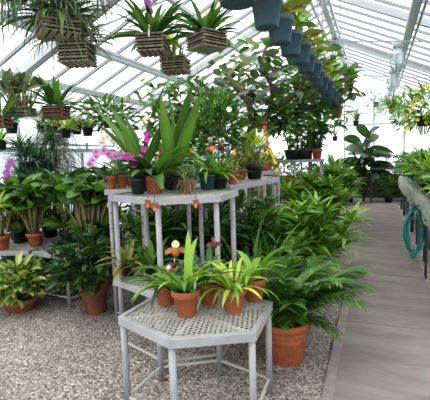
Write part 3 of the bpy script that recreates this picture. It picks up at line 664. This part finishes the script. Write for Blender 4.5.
t = thing('climbing_vine', (-3.3, 6.9, 0), 'tall leafy climber behind the pleated fan plant, left of the tree', 'climbing plant')
ms, ml = MB(), MB(); ms.tube([(0,0,0), (.05,0,1.2), (-.05,0,2.2), (.1,0,2.9)], .03, 7)
for k in range(760): leaf(ml, (random.gauss(0,.5), random.gauss(0,.3), 1.0+1.9*R()), sph(U(0,6.28), U(-.6,.8)), U(.13,.22), U(.07,.11), .7, 4, .2, 'ovate', roll=U(-1,1))
foliage(t, ml, 'mid', ms, 'bark')
t = thing('leafy_tree', (-1.45, 9.4, 0), 'far leafy tree with dark foliage above the black trays', 'tree')
ms, ml = MB(), MB(); ms.tube([(0,0,0), (.05,0,1.2), (0,.1,2.6)], .05, 7)
for k in range(300):
    a = U(0, 6.28); r = .85*math.sqrt(R()); leaf(ml, (r*math.cos(a), r*math.sin(a), 2.35+U(-.5,.75)*(1-r*.5)), sph(U(0,6.28), U(-.6,.8)), U(.2,.34), U(.08,.13), .8, 5, .2, 'lance', roll=U(-1,1))
foliage(t, ml, 'mid', ms, 'bark')

# ---- path end: bench, figs, spiky plants
pb = atz(383, 203, 0); t = thing('bench', (pb.x+.12, pb.y+.2, 0), 'dark low bench with pots standing at the end of the path', 'bench')
mb = MB(); mb.box((0,0,1.03), (1.0,.6,.06)); mb.build('top', M['darkmetal'], t, False)
for a in (-.46, .46):
    for b in (-.26, .26): mb = MB(); mb.box((a, b, .5), (.05,.05,1.0)); mb.build('leg', M['darkmetal'], t, False)
for i, dx in enumerate((-.3, 0, .3)):
    q = thing('potted_plant', (pb.x+.12+dx, pb.y+.2, 1.061), ('dark potted plant at left end of the far bench', 'dark potted plant in middle of the far bench', 'dark potted plant at right end of the far bench')[i], 'potted plant'); h = pot(q, .2, .15, M['black'], 'plastic')
    ms, ml = MB(), MB(); whorls(ms, ml, 5, .22, .2, .04, 10, .2, h, 'lance'); foliage(q, ml, 'dark' if i != 1 else 'grey', ms)
q = floorp(0, 0, 'dracaena', 'green spiky dracaena in the shade under the far bench', 'potted plant', lambda a, b, h: whorls(a, b, 9, .5, .32, .06, 13, .4, h, 'lance', .8), 'mid', pos=(pb.x+.15, pb.y-.02))
floorp(0, 0, 'leafy_shrub', 'dark shrub behind the dracaena beneath the far bench', 'shrub', lambda a, b, h: bush(a, b, .42, .75, 260, .16, .06, 'lance', h-.1), 'dark', pos=(pb.x+.2, pb.y+.75))
t = thing('fig_tree', (-.35, 13.4, 0), 'big-leaved fig plant standing at the end of the path', 'tree'); ms, ml = MB(), MB()
ms.tube([(0,0,0), (.03,0,1.2), (.1,0,1.95)], .04, 7); ms.tube([(.03,0,.9), (-.3,-.1,1.5), (-.4,-.1,1.8)], .03, 6)
for k in range(34):
    z = .55+1.4*(k/33); az = 2.4*k; q = V((.12*math.sin(k)+.05, -.1, z)); ro = U(.5, 1.1)*(1 if R() < .5 else -1)
    leaf(ml, q, sph(az, U(-.1,.5)+(.5 if k > 28 else 0)), U(.55,.95), U(.27,.38), .9, 8, .15, 'oval', U(.3,.8), 0, 0, 0, ro)
foliage(t, ml, 'fig', ms, 'bark')
floorp(0, 0, 'leafy_shrub', 'very dark shrub below the big-leaved fig at the path end', 'shrub', lambda a, b, h: bush(a, b, .6, 1.25, 520, .2, .08, 'lance', h-.1), 'dark', pos=(-.75, 13.0))
t = thing('agave', (-1.15, 12.0, 0), 'spiky blue-green agave on a moss-draped pedestal near the path end', 'potted plant'); mb = MB(); mb.lathe([(.16,0),(.14,.6),(.2,.9),(.3,1.0),(.28,1.02)], 16); mb.build('pedestal', M['darkmetal'], t)
ml = MB(); strap(ml, 34, .62, .10, .2, 1.35, .7, 'lance', .03, 1.02, .3); foliage(t, ml, 'mid'); ml = MB(); strands(ml, 170, .7, .3, .98, .014, .2); ml.build('moss', G['moss'], t)
floorp(0, 0, 'leafy_shrub', 'dark shrub left of the agave pedestal', 'shrub', lambda a, b, h: bush(a, b, .6, 1.1, 420, .2, .08, 'lance', h-.1), 'dark', pos=(-1.75, 12.3))
floorp(0, 0, 'leafy_shrub', 'dark shrub in the corner right of the far bench', 'shrub', lambda a, b, h: bush(a, b, .6, 1.2, 420, .2, .08, 'lance', h-.1), 'dark', pos=(1.1, 13.6))
floorp(0, 0, 'leafy_shrub', 'far shrub against the gable wall left of the agave', 'shrub', lambda a, b, h: bush(a, b, .8, 1.5, 520, .22, .08, 'lance', h-.1), 'mid', pos=(-2.9, 12.6))

# ---- right bench with bed of bromeliads
BX0, BX1, BY0, BY1, BZ = .60, 1.75, 3.6, 12.0, .86
t = thing('planting_bench', (BX0, BY0, 0), 'long raised bench with lichen-covered mesh front along the path', 'bench')
mb = MB(); mb.box(((BX1-BX0)/2, (BY1-BY0)/2, BZ-.05), (BX1-BX0, BY1-BY0, .06)); mb.build('bench_top', M['benchskin'], t, False)
mb = MB(); n = 120; vs = []; fs = []
for i in range(n+1):
    y = (BY1-BY0)*i/n; e = -.24-.10*R()
    vs += [(-.005, y, BZ), (-.03+U(-.01,.01), y, BZ-.1), (-.015+U(-.01,.01), y, BZ+e), (.07, y, BZ+.0)]
    if i: a = (i-1)*4; fs += [(a, a+1, a+5, a+4), (a+1, a+2, a+6, a+5), (a, a+4, a+7, a+3)]
mb.add(vs, fs); mb.build('mesh_front', M['benchskin'], t)
for k in range(8):
    y = .25+k*1.1
    for x in (.04, BX1-BX0-.05): mb = MB(); mb.tube([(x, y, 0), (x, y, BZ-.07)], .028, 8); mb.build('leg', M['darkmetal'], t)
mb = MB(); mb.bar((.04, .2, .3), (.04, BY1-BY0-.2, .3), .03); mb.bar((.04, .2, BZ-.1), (.04, BY1-BY0-.2, BZ-.1), .05); mb.build('rail', M['darkmetal'], t, False)
labs = 'first second third fourth fifth sixth seventh eighth ninth tenth eleventh twelfth thirteenth fourteenth fifteenth'.split()
protos = []
for k in range(3):
    p = thing('bromeliad', (0,0,0), f'x{k}', 'potted plant', 'leafy plants on the right bench'); h = pot(p, .2, .12, M['black'], 'plastic')
    ms, ml = MB(), MB(); whorls(ms, ml, 9, .30, .44, .062, 11, .4, h-.02, 'strap', 1.5, (.1, 1.35)); foliage(p, ml, ('bright', 'mid', 'mid')[k], ms); protos.append(p)
used = set(); i = 0
for row, x in enumerate((.85, 1.18, 1.52)):
    for k in range(14):
        y = 3.85+k*.58+.15*row; lab = f'strappy green plant on the right bench, {labs[k]} along the {("path-side", "middle", "rear")[row]} row'
        src = protos[i % 3]; loc = (x+U(-.03,.03), y, BZ-.019); rz = U(0, 6.28); i += 1
        if src not in used: used.add(src); src.location = loc; src.rotation_euler.z = rz; src['label'] = lab
        else: dup(src, loc, lab, None, rz, U(.9, 1.1))
mb = MB(); p = V((1.1, 7.0, BZ-.019)); t = thing('flowering_plant', p, 'plant with dusty orange bract rising from the right bench', 'potted plant'); h = pot(t, .18, .1, M['black'], 'plastic')
ml = MB(); strap(ml, 16, .45, .05, .4, 1.3, 1, z0=h); foliage(t, ml, 'mid'); mb = MB(); mb.tube([(0,0,h), (0,0,.52)], .006, 6)
mb.build('stem', M['stem'], t); mb = MB(); flower(mb, (0,0,.52), (0,-.6,.5), .2, 7, .5, .5); mb.build('flower', M['redpink'], t)
# hose
hp = atz(408, 262, .0); t = thing('garden_hose', (.50, 5.9, 0), 'coiled teal garden hose hanging from the right bench edge', 'hose', None, -1.05)
mb = MB()
for k in range(5):
    a = .05+.026*k; pts = []
    for s in range(25):
        q = 2*PI*s/24; pts.append((-.03-.012*(k % 3)+.01*math.sin(q*2+k), (a+.03)*math.sin(q)+(.05*k/6)+U(-.006,.006), .42+.02*k*.3+(.36-.02*k)*math.cos(q)*(1.0)))
    mb.tube(pts, .0105, 7)
mb.build('coil', M['hose'], t); mb = MB(); mb.tube([(-.03, .1, .75), (.05, .16, .5), (.1, .13, .3), (.2, .2, .6), (.3, .25, .74)], .0125, 7); mb.build('hose_tail', M['hose'], t)
mb = MB(); mb.tube([(.07, 0, .79), (-.02, 0, .79), (-.05, 0, .82)], .01, 6); mb.build('hook', M['darkmetal'], t)
t = thing('tap', (.56, 5.2, .0), 'dark metal tap on the bench leg beside the hose', 'tap'); mb = MB(); mb.tube([(.0,0,0), (.0,0,.62), (-.05,0,.66), (-.09,0,.62)], .014, 7); mb.build('pipe', M['darkmetal'], t); mb = MB(); mb.box((-.02,0,.70), (.02,.07,.015)); mb.build('handle', M['darkmetal'], t)

# ---- lamp channel and caged lamps on the right purlin
g = MB(); g.bar((.52, Y0, slope(.52)-.16), (.52, Y1, slope(.52)-.16), .13, .09); struct('trim_13', g, M['conduit'])
g = MB(); g.tube([(.62, Y0, slope(.62)-.2), (.62, Y1, slope(.62)-.2)], .022, 6); struct('trim_14', g, M['greybar'])
for i, (px, py) in enumerate(((396, 38), (391, 68), (388, 82))):
    y = (8.7, 11.4, 13.0)[i]; z = slope(.5)-.2
    t = thing('caged_lamp', (.37, y, z), ('nearest caged lamp hanging from the roof channel', 'middle caged lamp hanging from the roof channel', 'farthest caged lamp hanging from the roof channel')[i], 'lamp'); t.scale = (1.35,)*3; t.location.z += .02
    mb = MB(); mb.lathe([(.05,-.10),(.07,-.08),(.07,-.01),(.05,0)], 12); mb.build('lamp_base', M['conduit'], t)
    mb = MB(); mb.lathe([(.02,-.36),(.055,-.31),(.06,-.2),(.04,-.1)], 12); mb.build('lamp_glass', M['lamp'], t)
    mb = MB()
    for k in range(7): a = 2*PI*k/7; mb.tube([(.07*math.cos(a), .07*math.sin(a), -.08), (.1*math.cos(a), .1*math.sin(a), -.2), (.1*math.cos(a), .1*math.sin(a), -.34), (.03*math.cos(a), .03*math.sin(a), -.42)], .006, 4)
    for z2 in (-.2, -.34): mb.tube([(.1*math.cos(2*PI*k/14), .1*math.sin(2*PI*k/14), z2) for k in range(15)], .006, 4)
    mb.build('cage', M['steel'], t)
g = MB(); g.tube([(.46, 13.0, slope(.46)-.3), (.2, 13.0, slope(.46)-.75), (-.4, 13.0, slope(.46)-.8)], .012, 5); struct('trim_15', g, M['steel'])

# ---- ceiling row of blue-grey pots on a rail
RRX, RRZ = -.62, 2.75
g = MB(); g.tube([(RRX, 1.2, RRZ), (RRX, 8.0, RRZ)], .014, 8)
for y in (2.4, 5.2, 7.8): g.tube([(RRX, y, RRZ), (RRX, y, slope(RRX))], .008, 6)
struct('trim_16', g, M['steel'])
ROWY = [2.46, 2.83, 3.2, 3.56, 3.94, 4.32, 4.7, 5.08, 5.46, 5.84, 6.2, 6.56, 6.9]
rowpro = []
for k, y in enumerate(ROWY):
    lab = f'blue-grey plastic pot hanging {labs[k]} from the camera in the ceiling row'
    if k < 3:
        t = thing('hanging_pot', (RRX, y, 2.27+.0), lab, 'hanging pot', 'blue-grey pots in the ceiling row'); h = pot(t, .19, .17, M['bluepot'], 'plastic'); hanger(t, .09, .165, .47)
        ms, ml = MB(), MB()
        if k == 0: strap(ml, 16, .36, .05, .3, 1.3, 1.3, 'lance', z0=h)
        elif k == 1: canes(ms, ml, 5, .1, .26, .06, 2, .04, .4, h-.02, .006, 'lance', (.1, 1.0), .8)
        else: canes(ms, ml, 6, .14, .3, .08, 2, .05, .5, h-.02, .007, 'oval', (.1, .9), .8)
        foliage(t, ml, ('mid', 'olive', 'bright')[k], ms); rowpro.append(t)
    else: dup(rowpro[1 + (k % 2) if k > 4 else 1], (RRX+U(-.02,.02), y, 2.27+U(-.02,.02)), lab, None, 2.1*k)
t = thing('hanging_pot', (RRX, 7.25, 2.12), 'small terracotta pot hanging at far end of the ceiling row', 'hanging pot'); h = pot(t, .2, .2, M['terra'], 'terra'); hanger(t, .09, .19, .63); ml = MB(); strap(ml, 22, .5, .05, .2, 1.4, 1.2, z0=h); foliage(t, ml, 'bright')
t = thing('hanging_pot', (-.69, 2.12, 2.31), 'broad dark blue-grey pot cut off by the top photo edge', 'hanging pot'); pot(t, .26, .2, M['bluepot'], 'plastic'); hanger(t, .12, .195, .9)
ml = MB(); strap(ml, 16, .4, .05, .3, 1.3, 1.2, z0=.18); foliage(t, ml, 'mid')

# ---- hanging slat baskets
def basket(px, py, D, w, h, label, m='slat', rz=.3, n=6, fol=None, g='mid', z_up=None, moss=True):
    p = atd(px, py, D); t = thing('hanging_basket', p, label, 'hanging basket', None, rz)
    mb = MB(); st = h/n
    for k in range(n):
        for s in (-1, 1):
            if k % 2: mb.box((0, s*(w/2-.008), st*(k+.5)), (w, .016, st*.62))
            else: mb.box((s*(w/2-.008), 0, st*(k+.5)), (.016, w, st*.62))
            if k % 2 == 0: mb.box((0, s*(w/2-.012), st*(k+.5)), (w*.97, .008, st*.3))
            else: mb.box((s*(w/2-.012), 0, st*(k+.5)), (.008, w*.97, st*.3))
    for k in range(5): mb.box((-w/2+w*(k+.5)/5, 0, .006), (w*.13, w*.96, .01))
    mb.build('slat_basket', M[m], t, False)
    s = MB(); s.box((0, 0, h*.5), (w*.9, w*.9, h*.8)); s.build('soil', M['soil'], t, False)
    hanger(t, w*.62, h, slope(p.x)-.05-p.z, square=True)
    ms, ml = MB(), MB()
    if fol: fol(ms, ml, h)
    foliage(t, ml, g, ms, 'cane')
    return t
def orch(n=14, L=.3, W=.04): return lambda a, b, h: strap(b, n, L, W, .1, 1.35, 1.2, 'lance', .03, h-.02)
def catt(n=14, H=.14, L=.2, W=.045): return lambda a, b, h: canes(a, b, n, H, L, W, 2, .08, .6, h-.03, .009, 'lance', (.2, 1.2), .7)
t = basket(59, 37, 2.75, .25, .14, 'big square slat basket with drooping grass at upper left', rz=.95, fol=lambda a, b, h: (strap(b, 80, .46, .024, -.1, 1.3, 2.0, 'blade', .06, h), strands(b, 90, .4, .1, h, .008, .8)), g='grey')
plate_tag(t, .02, -.12, .08, .09)
ml = MB(); strap(ml, 26, .34, .05, -.2, .9, 1.6, 'lance', .08, .12); ml.build('foliage', G['mid'], t)
basket(78, 65, 2.95, .22, .16, 'squarer slat basket with trailing roots below the big one', rz=.35, n=7, fol=lambda a, b, h: (strap(b, 44, .34, .028, .0, 1.2, 1.8, 'strap', .05, h), strands(b, 60, .3, .1, h, .006, .6)), g='grey')
t = basket(153, 54, 3.15, .215, .14, 'slat basket with pale tag and upright leaves at top centre-left', rz=.3, fol=orch(44, .4, .05), g='mid'); plate_tag(t, .0, -.115, .1, .09)
spray(t, 0, 0, .12, [(0,0,.1), (-.02,0,.2), (-.03,0,.27)], 'purple', 5, .07)
t = basket(207, 50, 3.1, .23, .13, 'slat basket seen corner-on with spiky leaves at top centre', rz=1.05, fol=orch(54, .38, .038), g='mid'); plate_tag(t, -.12, -.02, .1, .09)
mb = MB(); leaf(mb, (0,0,.12), (.05,0,1), .24, .04, .1, 5, .3, 'lance'); mb.build('flower', M['yellow'], t)
basket(176, 73, 3.5, .22, .13, 'slat basket with yellowing bulbs hanging lowest of the centre three', rz=.2, fol=lambda a, b, h: (canes(a, b, 16, .14, .16, .03, 2, .08, .5, h-.03, .011, 'lance', (.2, 1.2), .7), strands(b, 40, .3, .12, h, .006, .9)), g='lime')
basket(57, 119, 4.3, .23, .14, 'brown slat basket with spreading dark leaves at left', 'slatb', .35, 7, lambda a, b, h: (strap(b, 34, .4, .07, .0, 1.3, .9, 'lance', .05, h), strands(b, 20, .3, .1, 0, .006, .3)), 'mid')
basket(1, 128, 3.9, .16, .12, 'small brown slat basket at the very left edge', 'slatb', .3, 6, orch(24, .36, .035), 'mid')
basket(21, 116, 4.1, .25, .09, 'flat mossy basket with dusty grey-green orchid at left', 'slat', .5, 4, lambda a, b, h: (canes(a, b, 34, .26, .2, .06, 2, .1, .5, h-.03, .010, 'oval', (.2, 1.1), .6), strands(b, 160, .14, .12, h-.03, .008, .9)), 'grey')
# long hanging grass at the top left corner
p = atd(16, 0, 2.7); t = thing('hanging_plant', p, 'curtain of long drooping grassy leaves at top left corner', 'hanging plant'); mb = MB(); h = pot(t, .2, .15, M['black'], 'plastic'); hanger(t, .09, .145, slope(p.x)-p.z-.05)
ml = MB(); strap(ml, 190, .5, .018, -.1, 1.1, 2.6, 'blade', .05, h); strands(ml, 240, .6, .26, h, .010, .9); foliage(t, ml, 'teal')
p = atd(138, -16, 2.9); t = thing('hanging_plant', p, 'hanging plant with broad curved leaves between the basket groups', 'hanging plant'); h = pot(t, .14, .1, M['black'], 'plastic'); hanger(t, .065, .095, slope(p.x)-p.z-.05)
ml = MB(); strap(ml, 26, .42, .06, -.1, 1.0, 1.5, 'lance', .03, h); foliage(t, ml, 'grey')
p = atd(98, -2, 2.7); t = thing('hanging_plant', p, 'silvery spiky air plant hanging right of the big slat basket', 'hanging plant'); h = pot(t, .12, .09, M['slat'], 'plastic'); hanger(t, .055, .085, slope(p.x)-p.z-.05)
ml = MB(); strap(ml, 60, .36, .014, -.3, 1.2, .9, 'blade', .03, h); strands(ml, 50, .3, .08, 0, .006, .5); foliage(t, ml, 'grey')
# ---- small black hanging pots along the left
hp = [(12, 133.5, 4.7, .15, 'mid'), (41.5, 132.5, 6.3, .14, 'mid'), (49, 133, 6.2, .14, 'mid'), (56.5, 133, 6.0, .16, 'olive'), (66, 138, 5.2, .145, 'lime'), (77, 134.5, 5.6, .15, 'olive'), (88, 136, 5.5, .15, 'mid'), (72.5, 133, 6.4, .13, 'mid')]
hl = ['black pot hanging beneath the mossy basket at left', 'small black pot hanging leftmost of those under the brown basket', 'black pot hanging second from left under the brown basket', 'black pot hanging third from left under the brown basket', 'lowest hanging black pot with yellow-green leaves', 'black pot hanging between the lowest pot and the rightmost one', 'rightmost hanging black pot before the white wall', 'small black pot half hidden behind the lowest hanging pot']
for (px, py, D, w, gq), lab in zip(hp, hl):
    p = atd(px, py, D); t = thing('hanging_pot', p, lab, 'hanging pot', 'black hanging pots by the left wall'); h = pot(t, w, w*.85, M['black'], 'plastic'); hanger(t, w*.45, w*.83, slope(p.x)-p.z-.06, th=.0015)
    ms, ml = MB(), MB(); strap(ml, 18, .26, .035, .1, 1.35, 1.2, 'lance', z0=h); foliage(t, ml, gq, ms)
p = atd(1, 150, 4.9); t = thing('hanging_pot', p, 'black pot hanging low at the far left edge', 'hanging pot'); h = pot(t, .15, .12, M['black'], 'plastic'); hanger(t, .065, .115, slope(p.x)-p.z-.06); ml = MB(); strap(ml, 20, .25, .03, .1, 1.3, 1.2, z0=h); foliage(t, ml, 'bright')
# ---- foliage hanging behind the left pots and centre
for i, (px, py, D, rad, H, n, gq) in enumerate(((108, 128, 7.2, .55, .7, 330, 'mid'), (300, 106, 7.6, .5, .8, 300, 'mid'), (322, 92, 8.6, .35, .8, 200, 'bright'), (283, 128, 6.6, .3, .5, 200, 'mid'))):
    p = atd(px, py, D); t = thing('hanging_plant', p, ('leafy hanging plant right of the black pots by the left wall', 'dark leafy hanging plant beneath the middle of the ceiling row', 'bright leafy hanging plant beside the far ceiling pots', 'small-leaved hanging plant above the golden cane orchid')[i], 'hanging plant')
    h = pot(t, .18, .13, M['black'], 'plastic'); hanger(t, .08, .125, slope(p.x)-p.z-.06); ms, ml = MB(), MB(); bush(ms, ml, rad, H, n, .2, .065, 'lance', -.15, .9, 4, .15, (-.5, .6), low=0); foliage(t, ml, gq, ms)
# ---- right side hanging pots
def hang(px, py, D, w, label, g, fol, m='black', style='plastic', hh=None):
    p = atd(px, py, D); t = thing('hanging_pot', p, label, 'hanging pot'); h = pot(t, w, hh or w*.85, M[m], style); hanger(t, w*.45, (hh or w*.85)*.98, slope(p.x)-p.z-.06, th=.003)
    ms, ml = MB(), MB(); fol(ms, ml, h); foliage(t, ml, g, ms); return t
hang(356, 126, 10.5, .16, 'small black pot hanging alone before the white gable', 'mid', lambda a, b, h: strap(b, 16, .5, .04, .3, 1.4, 1.0, 'lance', z0=h))
hang(316, 128, 8.2, .17, 'small black pot hanging right of the dark trays', 'mid', lambda a, b, h: strap(b, 18, .4, .03, .1, 1.3, 1.4, z0=h))
hang(314, 150, 8.3, .15, 'little black pot hanging just above the far table end', 'dark', lambda a, b, h: strap(b, 14, .3, .05, .1, 1.3, 1.2, 'lance', z0=h))
hang(335, 141, 10.5, .14, 'wispy small pot with long thin shoots near the gable', 'olive', lambda a, b, h: strap(b, 16, .6, .02, .5, 1.45, .6, z0=h))
hang(299, 96, 6.8, .2, 'terracotta pot hanging among leaves under the ceiling row', 'mid', lambda a, b, h: strap(b, 18, .4, .05, .1, 1.3, 1.3, 'lance', z0=h), 'terra_old', 'terra')
hang(264, 129, 6.3, .13, 'small terracotta pot with pinkish buds hanging before the tree', 'olive', lambda a, b, h: strap(b, 12, .3, .02, .4, 1.4, 1.0, z0=h), 'terra', 'terra')
hang(392, 112, 10.0, .2, 'brown pot spilling grassy fern over the aisle near gable', 'bright', lambda a, b, h: (strap(b, 90, .75, .03, -.2, 1.2, 2.4, 'blade', z0=h), strands(b, 120, .9, .35, h, .012, .8)), 'terra_old', 'terra')
t = hang(424, 126, 8.2, .34, 'large dark hanging pot of yellow flowered foliage at right edge', 'bright', lambda a, b, h: bush(a, b, .62, .95, 520, .22, .05, 'lance', h-.35, 1.0, 6, .2, (-.5, .8), low=0), hh=.2)
for k in range(24):
    a = U(0, 6.28); mb = MB(); flower(mb, (.45*math.cos(a)*R()**.3, -.25-.25*R(), U(-.05,.75)), (.1,-1,.2), .085, 5, .6); mb.build('flower', M['yellow'], t)
ml = MB(); strands(ml, 50, .9, .2, 0, .012, .1); ml.build('roots', G['moss'], t)
hang(376, 62+45, 12.5, .18, 'delicate reddish vine in small pot by far wires', 'croton', lambda a, b, h: bush(a, b, .5, .6, 90, .1, .05, 'oval', h-.2, .8, 4, .1, low=0))
hang(349, 92, 8.6, .2, 'leafy light green pot plant right of the ceiling row end', 'bright', lambda a, b, h: canes(a, b, 14, .35, .26, .05, 3, .06, .6, h-.03, .008, 'lance', (.0, 1.1), .9, 3))

# ================================================================== LIGHT
w = bpy.data.worlds.new('world'); SC.world = w; w.use_nodes = True; N = w.node_tree.nodes; L = w.node_tree.links
bg = N['Background']; tc = N.new('ShaderNodeTexCoord'); sx = N.new('ShaderNodeSeparateXYZ'); L.new(tc.outputs['Generated'], sx.inputs[0])
rp = N.new('ShaderNodeValToRGB'); rp.color_ramp.elements[0].position = .0; rp.color_ramp.elements[0].color = (.62,.66,.70,1); rp.color_ramp.elements[1].position = .7; rp.color_ramp.elements[1].color = (.95,.98,1,1)
L.new(sx.outputs['Z'], rp.inputs[0]); L.new(rp.outputs[0], bg.inputs[0]); bg.inputs[1].default_value = 2.15
sl = bpy.data.lights.new('sun', 'SUN'); sl.energy = 1.6; sl.angle = .5; sl.color = (1, .97, .92); so = bpy.data.objects.new('sun', sl); C.objects.link(so)
so.rotation_euler = V((-.35, -.45, 1)).to_track_quat('Z', 'Y').to_euler()
SC.view_settings.view_transform = 'Standard'; SC.view_settings.look = 'Medium High Contrast'; SC.view_settings.exposure = 0; SC.view_settings.gamma = 1
